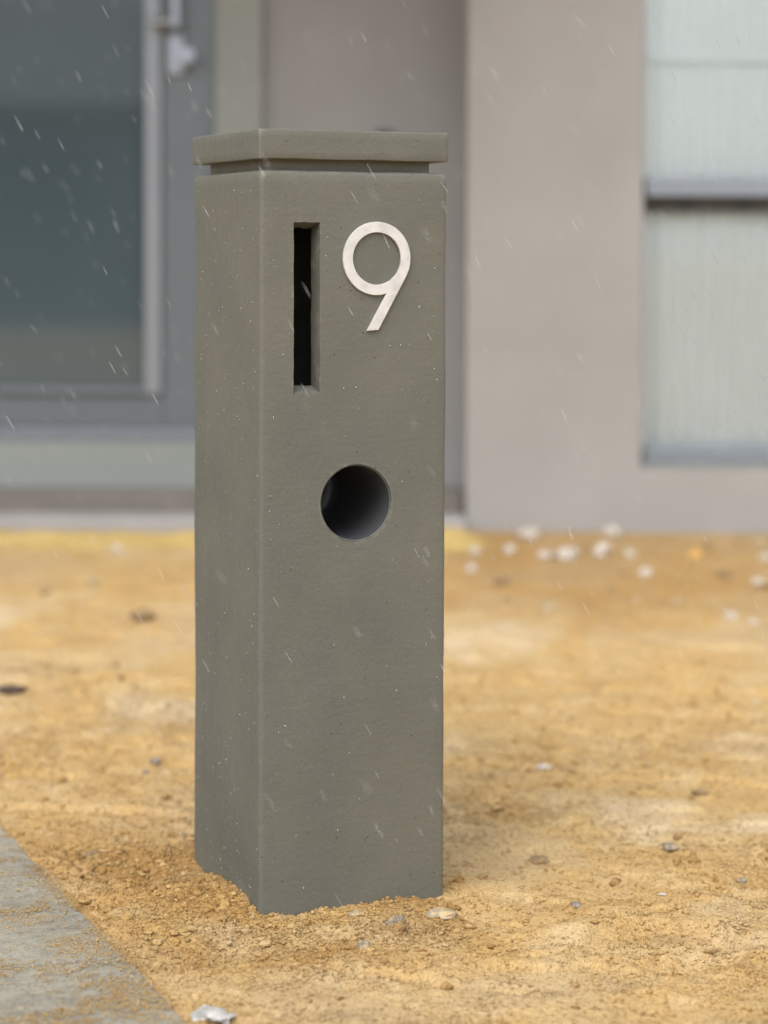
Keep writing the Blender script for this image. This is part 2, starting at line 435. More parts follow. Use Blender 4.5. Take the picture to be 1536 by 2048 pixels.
# ------------------------------------------------------------------ paving: each paver a piece of its own, cut along one slanting edge
path = empty('paved_path', (E0[0], E0[1], 0)); tag(path, 'grey concrete paving with a slanting cut edge beside the sand', 'path', kind='structure')
def clip_poly(poly, n, p0, keep=1):
    out = []
    for i in range(len(poly)):
        a, b = np.array(poly[i]), np.array(poly[(i+1) % len(poly)])
        da, db = keep*np.dot(a-p0, n), keep*np.dot(b-p0, n)
        if da >= 0: out.append(a)
        if (da > 0) != (db > 0) and abs(da-db) > 1e-9: out.append(a + (b-a)*da/(da-db))
    return out
J0 = np.dot(np.array((-.4932, 3.2316)), JN)
def make_paver(poly, z, seed, tilt):
    r = np.random.default_rng(seed)
    pts = []
    for i in range(len(poly)):                      # uneven arrises
        a, b = np.array(poly[i]), np.array(poly[(i+1) % len(poly)])
        n = max(2, int(np.linalg.norm(b-a)/.03))
        for k in range(n): pts.append(a + (b-a)*k/n)
    pts = np.array(pts); cen = pts.mean(0)
    d = cen-pts; d /= np.maximum(np.linalg.norm(d, axis=1, keepdims=True), 1e-6)
    pts = pts + d*np.abs(r.normal(0, .0016, (len(pts), 1)))
    n = len(pts); V = []; Fc = []
    zz = z + (pts-cen) @ tilt
    for inset, dz in ((0, -.055), (0, -.0035), (.0012, -.001), (.004, 0)):
        q = pts + d*inset
        for k in range(n): V.append((q[k, 0]-E0[0], q[k, 1]-E0[1], (zz[k] if dz > -.05 else z) + dz))
    for l in range(3):
        for k in range(n): Fc.append((l*n+k, l*n+(k+1) % n, (l+1)*n+(k+1) % n, (l+1)*n+k))
    Fc.append(tuple(3*n+k for k in range(n)))
    area = sum(pts[k, 0]*pts[(k+1) % n, 1]-pts[(k+1) % n, 0]*pts[k, 1] for k in range(n))
    if area < 0: Fc = [q[::-1] for q in Fc]
    return mesh('paver', V, Fc, M_PAVER, path)
PITCH, GAP = .2105, .0055
for k in range(-5, 4):
    b0, b1 = J0 + k*PITCH + GAP/2, J0 + (k+1)*PITCH - GAP/2
    # where the slanting edge crosses the middle of the course
    bm_ = (b0+b1)/2
    t = (bm_ - np.dot(E0, JN))/np.dot(ED, JN); a_edge = np.dot(E0+ED*t, JD)
    a1 = a_edge + .25; a0 = a_edge - (.36 + .05*((k*7) % 3))
    for j in range(4):
        poly = [JD*a0+JN*b0, JD*a1+JN*b0, JD*a1+JN*b1, JD*a0+JN*b1]
        if j == 0: poly = clip_poly(poly, EN, E0 + EN*.0015*((k*5) % 3))
        make_paver(poly, .0035 + .0012*math.sin(k*2.3+j), 50+k*10+j, np.array((.004*math.sin(k+j), .004*math.cos(2*k+j))))
        a1 = a0 - GAP; a0 = a1 - .40

# ------------------------------------------------------------------ sand crumbs (nobody could count them)
def crumbs(name, pts, rad, mat, label, seed):
    r = np.random.default_rng(seed)
    base = np.array([(1,0,0),(0,1,0),(-1,0,0),(0,-1,0),(0,0,1),(0,0,-1)], float)
    tri = np.array([(0,1,4),(1,2,4),(2,3,4),(3,0,4),(1,0,5),(2,1,5),(3,2,5),(0,3,5)])
    n = len(pts)
    v = base[None]*(1 + r.uniform(-.35, .35, (n, 6, 1)))
    ang = r.uniform(0, 6.28, n); c, s = np.cos(ang)[:, None], np.sin(ang)[:, None]
    x = v[..., 0]*c - v[..., 1]*s; y = v[..., 0]*s + v[..., 1]*c
    z = v[..., 2]*r.uniform(.6, 1.0, (n, 1)) + .35*x*r.uniform(-1, 1, (n, 1))
    v = np.stack([x, y, z], -1)*rad[:, None, None] + pts[:, None, :]
    t = (tri[None] + (np.arange(n)*6)[:, None, None]).reshape(-1, 3)
    o = np_mesh(name, v.reshape(-1, 3), t, mat, smooth=True)
    set_soil_shade(o, np.repeat(np.clip(turned(pts[:, 0], pts[:, 1])*.7 + r.uniform(0, .5, n)**2, 0, 1), 6))
    return tag(o, label, 'sand', kind='stuff')
n = 230000
cx = rng.uniform(-.75, .85, n); cy = 2.48 + (rng.random(n)**1.25)*1.9
dens = np.clip(.55 + 1.2*fbm(cx, cy, 3.3, 3, 4), .1, 1)*np.clip(.5+1.0*fbm(cx, cy, 24, 2, 3), .12, 1)
pxl = (cx-PC.x)*AX.x + (cy-PC.y)*AX.y; pyl = (cx-PC.x)*AY.x + (cy-PC.y)*AY.y
ring = np.maximum(np.abs(pxl), np.abs(pyl)) - S/2
dens = np.maximum(dens, .9*np.exp(-((ring-.07)/.15)**2)*(pxl < .1))
keep = (rng.random(n) < dens) & (edge_dist(cx, cy) < -.002) & (ring > .001)
cx, cy = cx[keep], cy[keep]
rad = np.clip(rng.lognormal(math.log(.0016), .42, len(cx)), .0007, .0052)
cz = ground_z(cx, cy) + rad*.25
crumbs('sand_crumbs', np.stack([cx, cy, cz], -1), rad, M_SAND, 'crumbly grains and small clods of loose sand', 3)
# larger clods where the sand was turned over
def clods(name, pts, rad, mat, label, seed):
    r = np.random.default_rng(seed); n = len(pts)
    b = bmesh.new(); bmesh.ops.create_icosphere(b, subdivisions=2, radius=1.0)
    iv = np.array([v.co[:] for v in b.verts]); it = np.array([[v.index for v in f.verts] for f in b.faces]); b.free()
    o1 = r.uniform(-50, 50, (n, 1)); o2 = r.uniform(-50, 50, (n, 1))
    k = 1 + .45*vn(iv[None, :, 0]*1.7+o1, iv[None, :, 1]*1.7+iv[None, :, 2]*1.9+o2, 1) + .25*vn(iv[None, :, 0]*4+o2, iv[None, :, 1]*4-iv[None, :, 2]*4+o1, 2)
    sc = np.stack([r.uniform(.8, 1.3, n), r.uniform(.7, 1.1, n), r.uniform(.45, .8, n)], -1)
    v = iv[None]*k[..., None]*sc[:, None]*rad[:, None, None] + pts[:, None]
    o = np_mesh(name, v.reshape(-1, 3), (it[None] + (np.arange(n)*len(iv))[:, None, None]).reshape(-1, 3), mat, smooth=True)
    set_soil_shade(o, np.repeat(np.clip(r.uniform(-.2, .9, n), 0, 1), len(iv)))
    return tag(o, label, 'sand', kind='stuff')
n = 20000
kx = rng.uniform(-.8, .9, n); ky = rng.uniform(2.5, 4.6, n)
dn = np.clip(turned(kx, ky), 0, 1)**1.3*.9 + .09
rg = np.maximum(np.abs((kx-PC.x)*AX.x + (ky-PC.y)*AX.y), np.abs((kx-PC.x)*AY.x + (ky-PC.y)*AY.y)) - S/2
kp = (rng.random(n) < dn) & (edge_dist(kx, ky) < -.012) & (rg > .006)
kx, ky = kx[kp], ky[kp]
kr = np.clip(rng.lognormal(math.log(.0036), .4, len(kx)), .002, .011)
clods('sand_clods', np.stack([kx, ky, ground_z(kx, ky)+kr*.1], -1), kr, M_SAND, 'loose rounded clods of sand where the yard was dug over', 8)
# blown and trodden on to the paving: along the joints and in patches
n = 170000
cx = rng.uniform(-.80, -.18, n); cy = rng.uniform(2.45, 3.6, n); e = edge_dist(cx, cy)
jb = ((cx*JN[0]+cy*JN[1]) - J0)/PITCH; jd = np.abs(jb-np.round(jb))*PITCH
patch = np.clip(fbm(cx, cy, 9, 4, 5)*1.0 + .20*(2.95-cy)/.4 - .10, 0, 1)
dens = np.maximum(np.clip(patch*2.2, 0, .8), 1.0*np.exp(-(jd/.008)**2)*np.clip(.65+1.3*fbm(cx, cy, 12, 2, 2), .1, 1))
dens = np.maximum(dens, .9*np.exp(-(e/.024)**2)*np.clip(.6+1.2*fbm(cx, cy, 15, 3, 1), .1, 1)); dens = np.maximum(dens, .06)
keep = (rng.random(n) < dens) & (e > -.004)
cx, cy, jd, e = cx[keep], cy[keep], jd[keep], e[keep]
rad = np.clip(rng.lognormal(math.log(.0008), .45, len(cx)), .0004, .003)
cz = np.where(jd < .0028, -.001, .0042) + rad*.3
crumbs('paving_sand', np.stack([cx, cy, cz], -1), rad, M_SAND, 'thin scatter of sand over the grey pavers and their joints', 4)

# ------------------------------------------------------------------ letterbox pillar
pillar = empty('letterbox_pillar', (PC.x, PC.y, 0), TH)
tag(pillar, 'olive grey rendered letterbox pillar with a mail slot, round hole and steel 9', 'letterbox')
def profile(half, rad, step, seg=4):
    pts = []
    s = half-rad; k = max(1, int(round(2*s/step)))
    corners = [(s, -s, -math.pi/2), (s, s, 0), (-s, s, math.pi/2), (-s, -s, math.pi)]
    straight = [((-s, -half), (s, -half)), ((half, -s), (half, s)), ((s, half), (-s, half)), ((-half, s), (-half, -s))]
    for (a, b), (cx_, cy_, a0) in zip(straight, corners):
        for i in range(k): pts.append((a[0]+(b[0]-a[0])*i/k, a[1]+(b[1]-a[1])*i/k))
        for i in range(seg): 
            t = a0 + (math.pi/2)*i/seg; pts.append((cx_+rad*math.cos(t), cy_+rad*math.sin(t)))
    return pts
def block(name, half, z0, z1, rad, amp, step, edge, seed, cap_dome=0.0, seam=False):
    """a rendered block: rounded upright edges, softened top and bottom arrises, hand-finished unevenness"""
    rings = []
    e = edge
    for dz, ins in ((0, e), (e*.3, e*.3), (e, 0)): rings.append((z0+dz, ins))
    k = max(1, int((z1-z0-2*e)/step))
    for i in range(1, k): rings.append((z0+e+(z1-z0-2*e)*i/k, 0))
    for dz, ins in ((e, 0), (e*.3, e*.3), (0, e)): rings.append((z1-dz, ins))
    prof = profile(half, rad, step); n = len(prof); V = []
    for z, ins in rings:
        for (x, y) in prof:
            f = (half-ins)/half
            d = mnoise.fractal(Vector((x*7+seed, y*7, z*5)), 1, 2, 3)*amp + mnoise.noise(Vector((x*60, y*60+seed, z*45)))*amp*.28
            q = Vector((x, y)).normalized()
            if seam and z < .62:
                # mould seam running up beside the near corner
                ds = abs(y+half-.0075) if x < -half+.003 else 9
                if ds < .004: d += .0012*sstep(.62, .40, z)
            V.append((x*f + q.x*d, y*f + q.y*d, z + amp*.6*mnoise.noise(Vector((x*18, y*18+seed, z*9)))))
    Fc = []
    for l in range(len(rings)-1):
        for i in range(n): Fc.append((l*n+i, l*n+(i+1) % n, (l+1)*n+(i+1) % n, (l+1)*n+i))
    Fc.append(tuple(range(n-1, -1, -1)))
    top = (len(rings)-1)*n; V.append((0, 0, z1+cap_dome)); c = len(V)-1
    for i in range(n): Fc.append((top+i, top+(i+1) % n, c))
    me = bpy.data.meshes.new(name); me.from_pydata(V, [], Fc); me.update()
    return me
body_me = block('body', S/2+.0012, -.16, ZT, .0060, .0011, .011, .006, 3.1, 0, True)
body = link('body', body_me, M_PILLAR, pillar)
def cutter(v, f):
    me = bpy.data.meshes.new('cutter'); me.from_pydata(v, [], f); me.update()
    bm = bmesh.new(); bm.from_mesh(me); bmesh.ops.recalc_face_normals(bm, faces=bm.faces); bm.to_mesh(me); bm.free()
    return link('cutter', me)
cuts = []
bm = bmesh.new(); add_box(bm, (-.111, -.111, .40), (.111, .112, .99)); me = bpy.data.meshes.new('cutter'); bm.to_mesh(me); bm.free(); cuts.append(link('cutter', me))
# mail slot, its head and foot splayed, hand-cut edges
def slot_ring(y, x0, x1, z0, z1, r, jit):
    pts = []
    m = 14
    for i in range(m): pts.append((x0, z0+(z1-z0)*i/m))
    for i in range(4): pts.append((x0+(x1-x0)*i/4, z1))
    for i in range(m): pts.append((x1, z1+(z0-z1)*i/m))
    for i in range(4): pts.append((x1+(x0-x1)*i/4, z0))
    return [(a + r.normal(0, jit), y, b + r.normal(0, jit)) for a, b in pts]
r_ = np.random.default_rng(5)
ra = slot_ring(-.152, -.0925, -.0530, .7255, .9683, r_, .0003); rb = slot_ring(-.104, -.0915, -.0545, .7395, .9555, r_, .0006)
m_ = len(ra)
cuts.append(cutter(ra+rb, [tuple(range(m_)), tuple(range(2*m_-1, m_-1, -1))] + [(i, (i+1) % m_, m_+(i+1) % m_, m_+i) for i in range(m_)]))
HC = (.002, .573); HR = .0545
hv = [(HC[0]+HR*math.cos(2*math.pi*i/64), y, HC[1]+HR*math.sin(2*math.pi*i/64)) for y in (-.16, -.10) for i in range(64)]
cuts.append(cutter(hv, [tuple(range(64)), tuple(range(127, 63, -1))] + [(i, (i+1) % 64, 64+(i+1) % 64, 64+i) for i in range(64)]))
for c in cuts:
    c.parent = pillar
    md = body.modifiers.new('cut', 'BOOLEAN'); md.operation = 'DIFFERENCE'; md.solver = 'EXACT'; md.object = c
bpy.context.view_layer.update()
dg = bpy.context.evaluated_depsgraph_get()
new_me = bpy.data.meshes.new_from_object(body.evaluated_get(dg)); new_me.name = 'body'
body.modifiers.clear(); body.data = new_me
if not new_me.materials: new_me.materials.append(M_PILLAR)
smooth_by_angle(new_me, 38)
for c in cuts: bpy.data.objects.remove(c, do_unlink=True)

neck_me = block('neck', .123, ZT-.003, 1.056, .006, .0006, .012, .001, 8.0); smooth_by_angle(neck_me, 40)
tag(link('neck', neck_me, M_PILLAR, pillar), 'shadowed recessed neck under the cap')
cap_me = block('cap', .1440, 1.0520, 1.0930, .0042, .0013, .008, .0024, 5.5, .002); smooth_by_angle(cap_me, 40)
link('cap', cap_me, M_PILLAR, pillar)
# newspaper tube: an open pipe with a rounded lip
tv, tf = [], []
prof_t = [(-.1388, .0541), (-.1396, .0535), (-.1392, .0526), (-.135, .0522), (-.05, .0522), (.03, .0522), (.10, .0522), (.104, .0541), (-.1388, .0541)]
prof_t = prof_t[:-1]
for y, r in prof_t:
    for i in range(64): tv.append((HC[0]+r*math.cos(2*math.pi*i/64), y, HC[1]+r*math.sin(2*math.pi*i/64)))
L_ = len(prof_t)
for l in range(L_):
    for i in range(64): tf.append((l*64+i, ((l+1) % L_)*64+i, ((l+1) % L_)*64+(i+1) % 64, l*64+(i+1) % 64))
tf.append(tuple(6*64+i for i in range(64)))
tube = mesh('newspaper_tube', tv, tf, M_TUBE, pillar, True); smooth_by_angle(tube.data, 50)
bmx = bmesh.new(); bmx.from_mesh(tube.data); bmesh.ops.recalc_face_normals(bmx, faces=bmx.faces); bmx.to_mesh(tube.data); bmx.free()
tube.data.materials.append(M_PILLAR)
for i_ in range(2*64): tube.data.polygons[i_].material_index = 1  # lip in the paler pillar colour paints the rim catching light
tag(tube, 'round open newspaper tube set in the front of the pillar')
# number 9: ring plus a straight tail, 4 mm steel plate
RC = (.0312, .9155); RO, RI = .0513, .0366
td = Vector((.4915, .8709)); tn = Vector((.8709, -.4915))           # tail direction and its right-hand normal
ang_t = math.atan2(tn.y, tn.x)                                     # tangent point on the outer circle
pr = Vector((RC[0]+RO*tn.x, RC[1]+RO*tn.y)); zb = .8155
foot_r = pr - td*((pr.y-zb)/td.y); foot_l = foot_r - Vector((.0172, .0012)) 
# where the tail's left side meets the outer circle
w = foot_l - Vector(RC); bq = w.dot(td); cq = w.dot(w)-RO*RO; tq = -bq - math.sqrt(bq*bq-cq); jl = foot_l + td*tq
ang_j = math.atan2(jl.y-RC[1], jl.x-RC[0])
outer = []
na = 96; a0, a1 = ang_t, ang_j + 2*math.pi
for i in range(na+1):
    a = a0 + (a1-a0)*i/na; outer.append((RC[0]+RO*math.cos(a), RC[1]+RO*math.sin(a)))
outer += [tuple(foot_l), tuple(foot_r)]
inner = [(RC[0]+RI*math.cos(2*math.pi*i/96), RC[1]+RI*math.sin(2*math.pi*i/96)) for i in range(96)]
cu = bpy.data.curves.new('house_number', 'CURVE'); cu.dimensions = '2D'; cu.fill_mode = 'BOTH'; cu.extrude = .0016; cu.bevel_depth = .0004; cu.bevel_resolution = 1; cu.offset = -.0004
for pts in (outer, inner):
    sp = cu.splines.new('POLY'); sp.points.add(len(pts)-1); sp.use_cyclic_u = True
    for p, q in zip(sp.points, pts): p.co = (q[0], q[1], 0, 1)
tmp = bpy.data.objects.new('tmp', cu); COL.objects.link(tmp)
bpy.context.view_layer.update(); dg = bpy.context.evaluated_depsgraph_get()
num_me = bpy.data.meshes.new_from_object(tmp.evaluated_get(dg)); bpy.data.objects.remove(tmp, do_unlink=True)
num_me.transform(Matrix.Rotation(math.pi/2, 4, 'X')); num_me.materials.clear()
num = link('house_number', num_me, M_STEEL, pillar); num.location = (0, -S/2-.0036, 0); smooth_by_angle(num_me, 30)
tag(num, 'brushed steel number 9 fixed beside the mail slot')
# rain beads and paint blisters on the two faces
bv, bt = [], []
ico = bmesh.new(); bmesh.ops.create_icosphere(ico, subdivisions=1, radius=1.0)
iv = np.array([v.co[:] for v in ico.verts]); it = np.array([[v.index for v in f.verts] for f in ico.faces]); ico.free()
rb_ = np.random.default_rng(12)
for k in range(330):
    left = k < 240
    u = rb_.uniform(-.132, .132); z = rb_.uniform(.03, 1.0) if not left else .03 + 1.0*rb_.random()**1.4
    if not left and ((-.10 < u < -.045 and z > .715) or (u-HC[0])**2 + (z-HC[1])**2 < .0036 or (-.03 < u < .09 and z > .8)): continue
    s = rb_.uniform(.0005, .0011)
    q = iv*np.array((s, s*.55, s*rb_.uniform(1.0, 1.9)))
    q = q + (np.array((u, -S/2-.0020, z)))
    if left: q = np.stack([q[:, 1], q[:, 0], q[:, 2]], -1)
    bt.append(it + len(bv)*12 if not left else it[:, ::-1] + len(bv)*12); bv.append(q)
beads = np_mesh('rain_beads', np.concatenate(bv), np.concatenate(bt), M_DROP, pillar); beads['kind'] = 'stuff'

# ------------------------------------------------------------------ house behind
house = empty('house', (0, HOUSE_Y, HOUSE_Z)); tag(house, 'taupe rendered house front with a glazed door and blind-covered window', 'house')
HI = Matrix.Translation((0, -HOUSE_Y, -HOUSE_Z))
def hb(name, lst, mat, parent=house, bev=0.0):
    """boxes given in the place's own coordinates, kept under the house"""
    o = boxes(name, lst, mat, None, bev); o.data.transform(HI); o.parent = parent; return o
WY = HOUSE_Y
wx0, wz0, wx1, wz1 = .727, .309, 2.45, 2.25
hb('front_wall', [((.234, WY, -.2), (wx0, WY+.30, 3.05)), ((wx1, WY, -.2), (5.5, WY+.30, 3.05)), ((wx0, WY, -.2), (wx1, WY+.30, wz0)), ((wx0, WY, wz1), (wx1, WY+.30, 3.05))], M_WALL)
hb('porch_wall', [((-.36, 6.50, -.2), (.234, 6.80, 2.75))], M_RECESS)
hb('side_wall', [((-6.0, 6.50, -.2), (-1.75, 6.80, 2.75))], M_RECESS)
hb('back_wall', [((-6, 11.7, -.2), (5.5, 12, 2.75))], M_WALL)
hb('end_wall', [((-6.3, 6.5, -.2), (-6.0, 12, 2.75))], M_WALL); hb('end_wall', [((5.5, 6.2, -.2), (5.8, 12, 2.75))], M_WALL)
hb('floor', [((-6, 6.82, .30), (5.5, 11.7, .36))], M_DARK)
hb('inner_wall', [((-6, 8.4, .36), (5.5, 8.5, 2.75))], simple('inner_paint', (.30, .33, .33), .8))
hb('ceiling', [((-6.3, 6.82, 2.74), (5.8, 12, 2.80))], M_SOFFIT)
hb('soffit', [((-6.8, 5.75, 2.80), (.23, 12.3, 2.86))], M_SOFFIT)
hb('porch_soffit', [((-2.4, 4.95, 2.81), (.30, 5.75, 2.87))], M_SOFFIT)
hb('fascia', [((-6.8, 5.70, 2.78), (-2.4, 5.75, 2.98)), ((-2.4, 4.90, 2.78), (.30, 4.95, 2.98))], M_FRAME)
rv = [(-6.9, 6.52, 2.95), (5.8, 6.52, 2.95), (5.8, 12.4, 2.95), (-6.9, 12.4, 2.95), (-3.5, 9, 4.6), (3, 9, 4.6)]
rf = mesh('roof', rv, [(0, 1, 5, 4), (1, 2, 5), (2, 3, 4, 5), (3, 0, 4), (3, 2, 1, 0)], M_ROOF); rf.data.transform(HI); rf.parent = house
pr_ = [(-2.5, 4.85, 2.95), (.4, 4.85, 2.95), (.4, 6.4, 3.35), (-2.5, 6.4, 3.35), (-2.5, 4.85, 2.90), (.4, 4.85, 2.90), (.4, 6.4, 2.90), (-2.5, 6.4, 2.90)]
prf = mesh('porch_roof', pr_, [(0, 1, 2, 3), (4, 7, 6, 5), (0, 4, 5, 1), (1, 5, 6, 2), (3, 2, 6, 7), (0, 3, 7, 4)], M_ROOF); prf.data.transform(HI); prf.parent = house
# slab, step and hob below the door
hb('porch_slab', [((-3.2, 6.13, -.15), (.232, 6.498, .168))], M_CONC, bev=.006)
hb('step', [((-3.0, 6.30, .16), (.230, 6.497, .226))], M_BROWN, bev=.006)
hb('door_surround', [((-1.75, 6.44, .22), (-.3605, 6.70, .360)), ((-.497, 6.47, .36), (-.361, 6.70, 2.6)), ((-1.75, 6.47, .36), (-1.64, 6.70, 2.6)), ((-1.64, 6.47, 2.42), (-.497, 6.70, 2.6))], M_PALE)
# door: wide aluminium rails, dark tinted pane, pull bar and lock
door = empty('door', (-1.07, 6.5-HOUSE_Y, .36-HOUSE_Z), 0, house)
DI = Matrix.Translation((1.07, -6.5, -.36))
def db(name, lst, mat, bev=.0):
    o = boxes(name, lst, mat, None, bev); o.data.transform(DI); o.parent = door; return o
gx0, gx1, gz0, gz1 = -1.47, -.706, .512, 2.28
db('sill', [((-1.64, 6.475, .361), (-.498, 6.56, .396))], simple('sill_aluminium', (.19, .205, .23), .4, .25, .05, 2, .05), .002)
db('stile', [((-.655, 6.50, .397), (-.499, 6.55, 2.419))], M_FRAME, .003)
db('stile', [((-1.639, 6.50, .397), (-1.52, 6.55, 2.419))], M_FRAME, .003)
db('bottom_rail', [((-1.519, 6.502, .397), (-.656, 6.552, .494))], M_FRAME, .003)
db('top_rail', [((-1.519, 6.502, 2.30), (-.656, 6.552, 2.419))], M_FRAME, .003)
db('glazing_bead', [((-.706, 6.485, .495), (-.657, 6.54, 2.299))], M_BEAD, .004)
db('glazing_bead', [((-1.519, 6.485, .495), (-1.47, 6.54, 2.299))], M_BEAD, .004)
db('glazing_bead', [((-1.469, 6.487, .495), (-.707, 6.54, .514))], M_FRAME, .003)
db('pane', [((-1.47, 6.522, .512), (-.706, 6.530, 2.30))], M_DOORGLASS)
def dc(name, a, b, r, mat, bev=0):
    o = cyl(name, a, b, r, mat, None, 24, bev); o.data.transform(DI); o.parent = door; return o
bx_ = at(352, 55, Y=6.42)
dc('pull_bar', (bx_.x, 6.425, bx_.z), (bx_.x, 6.425, bx_.z+.75), .016, M_CHROME, .002)
st = at(310, 45, Y=6.44)
dc('handle_bracket', (bx_.x-.075, 6.44, st.z), (bx_.x, 6.425, st.z), .013, M_CHROME, .001)
dc('handle_bracket', (bx_.x, 6.425, st.z+.62), (bx_.x, 6.50, st.z+.62), .011, M_CHROME, .001)
lk = at(352, 108, Y=6.49)
db('lock_plate', [((lk.x-.024, 6.484, lk.z-.062), (lk.x+.024, 6.499, lk.z+.062))], M_CHROME, .006)
kn = at(374, 112, Y=6.45)
dc('knob', (kn.x, 6.43, kn.z), (kn.x, 6.484, kn.z), .026, M_CHROME, .008)
# window: frame, transom with its dark shadow gap, two panes, blind behind
window = empty('window', ((wx0+wx1)/2, .05, wz0-HOUSE_Z), 0, house)
WI = Matrix.Translation((-(wx0+wx1)/2, -HOUSE_Y-.05, -wz0))
def wb(name, lst, mat, bev=.0):
    o = boxes(name, lst, mat, None, bev); o.data.transform(WI); o.parent = window; return o
fy = WY+.03
M_WFRAME = simple('window_aluminium', (.30, .325, .355), .4, .2, .05, 2, .05)
wb('sill', [((wx0+.002, fy-.02, wz0+.001), (wx1-.002, fy+.10, wz0+.012))], M_PALE, .002)
wb('bottom_rail', [((wx0+.012, fy, wz0+.013), (wx1-.012, fy+.07, .366))], simple('window_sill_aluminium', (.20, .225, .25), .4, .2, .05, 2, .05), .003)
wb('side_rail', [((wx0+.001, fy+.03, wz0+.013), (wx0+.011, fy+.07, wz1-.001))], M_WFRAME, .002); wb('side_rail', [((wx1-.011, fy+.03, wz0+.013), (wx1-.001, fy+.07, wz1-.001))], M_WFRAME, .002)
wb('top_rail', [((wx0+.012, fy, wz1-.05), (wx1-.012, fy+.07, wz1-.001))], M_WFRAME, .003)
wb('transom', [((wx0+.012, fy-.012, 1.078), (wx1-.012, fy+.06, 1.132))], simple('transom_aluminium', (.22, .245, .285), .4, .15, .05, 2, .05), .003)
wb('transom_gap', [((wx0+.012, fy+.03, 1.034), (wx1-.012, fy+.065, 1.0775))], simple('gap_shade', (.07, .07, .065), .8, 0, .1, 3, 0))  # dark strip; the shade of the gap is put into its colour
for i in range(6):
    xx = wx0+.115+.165*i; wb('vent_block', [((xx, fy+.022, 1.040), (xx+.03, fy+.0298, 1.072))], M_DARK)
wb('pane', [((wx0+.012, fy+.045, .367), (wx1-.012, fy+.051, 1.033))], M_WINGLASS)
wb('pane', [((wx0+.012, fy+.035, 1.133), (wx1-.012, fy+.041, wz1-.051))], M_WINGLASS)
# pleated blind
xs = np.arange(wx0-.02, wx1+.02, .006); V = []; Fc = []
for j, z in enumerate((wz0+.03, 1.05, 1.47, 1.49, wz1+.05)):
    for x in xs: V.append((x, fy+.085 + .007*math.sin(x*2*math.pi/.042) + .003*math.sin(x*31) - (.004 if 1.46 < z < 1.5 else 0), z))
nn = len(xs)
for j in range(4):
    for i in range(nn-1): Fc.append((j*nn+i, j*nn+i+1, (j+1)*nn+i+1, (j+1)*nn+i))
bl = mesh('blind', V, Fc, M_CURTAIN, None, True); bl.data.transform(WI); bl.parent = window
wb('blind_bar', [((wx0+.015, fy+.062, 1.462), (wx1-.015, fy+.072, 1.495))], M_CURTAIN, .003)
# small dark tap on the porch wall, mostly behind the pillar
tp = at(770, 262, Y=6.47)
tap = empty('wall_tap', (tp.x, 6.50, tp.z-.02)); tag(tap, 'small dark tap on the porch wall just behind the pillar cap', 'tap')
cyl('tap_body', (0, 0, -.02), (0, -.07, -.02), .011, M_DARK, tap, 14, .002); cyl('tap_handle', (-.028, -.05, .012), (.028, -.05, .012), .008, M_DARK, tap, 12, .003); cyl('tap_stem', (0, -.05, -.02), (0, -.05, .012), .006, M_DARK, tap, 12); cyl('tap_spout', (0, -.066, -.02), (0, -.075, -.06), .009, M_DARK, tap, 12)

# bright yellow sand banked along the porch slab
xs = np.linspace(-2.6, .36, 300); ys = np.linspace(-.17, .16, 24); V = np.zeros((300, 24, 3))
XX, YY = np.meshgrid(xs, ys, indexing='ij')
endf = 1 - sstep(.20, .36, XX)
hh = .036*np.exp(-(YY/.085)**2)*(.85+.4*fbm(XX, YY, 5, 3, 2))*endf*(1+.8*sstep(-.7, 0, XX)) + .006*fbm(XX, YY, 30, 2, 3)*endf - .012*(np.abs(YY) > .15) - .03*(1-endf)
V[..., 0] = XX; V[..., 1] = YY + 5.99 + .02*vn(XX*3, XX*0, 1); V[..., 2] = base_z(V[..., 1]) + hh
V[:, 0, 2] -= .02; V[:, -1, 2] -= .02
ii = np.arange(300*24).reshape(300, 24)
sb = np_mesh('sand_bank', V.reshape(-1, 3), np.stack([ii[:-1, :-1], ii[1:, :-1], ii[1:, 1:], ii[:-1, 1:]], -1).reshape(-1, 4), M_BRIGHT, n=4)
tag(sb, 'low bank of bright yellow sand along the porch slab', 'sand', kind='stuff')

# ------------------------------------------------------------------ stones and scraps on the sand
def surf(px, py):
    z = 0.0
    for _ in range(8):
        p = at(px, py, z=z); z = .5*z + .5*gz(p.x, p.y)
    return at(px, py, z=z)
def stone(name, px, py, wpx, hf, mat, label, cat, seed, rough=.30, flat=.65, rz=0, group=None, sink=.45, depth=.8):
    p = surf(px, py); s = wpx*.46*p.y/F_PX
    bm = bmesh.new(); bmesh.ops.create_icosphere(bm, subdivisions=3, radius=1)
    for v in bm.verts:
        q = v.co.copy(); o = Vector((seed*3.1, seed*1.7, 0))
        k = 1 + rough*mnoise.noise(q*1.3+o)*1.6 + rough*.6*mnoise.noise(q*3.1+o) + rough*.25*mnoise.noise(q*7+o)
        cell = mnoise.cell(q*1.4+o)*rough*.25
        v.co = Vector((q.x*s*(k+cell), q.y*s*depth*(k+cell), q.z*s*hf*k))
    me = bpy.data.meshes.new(name); bm.to_mesh(me); bm.free(); smooth_by_angle(me, 28)
    o = link(name, me, mat); o.location = (p.x, p.y, gz(p.x, p.y) + s*hf*(1-2*sink)); o.rotation_euler = (0, 0, rz)
    return tag(o, label, cat, group)
stone('rubble_stone', 793, 1845, 52, .75, M_GREYSTONE, 'jagged grey rubble stone half buried in front of the pillar', 'stone', 1, .42, rz=.4)
stone('rubble_stone', 727, 1895, 29, .85, M_GREYSTONE, 'small rounded grey stone with sand on it before the pillar', 'stone', 2, .3)
stone('rubble_stone', 878, 1826, 76, .30, M_PALESTONE, 'wide pale flat stone lying at the foot of the pillar', 'stone', 3, .3, sink=.5)
stone('rubble_stone', 712, 1832, 34, .5, M_PALESTONE, 'dull sandy stone buried at the middle of the pillar foot', 'stone', 4, .3, sink=.4)
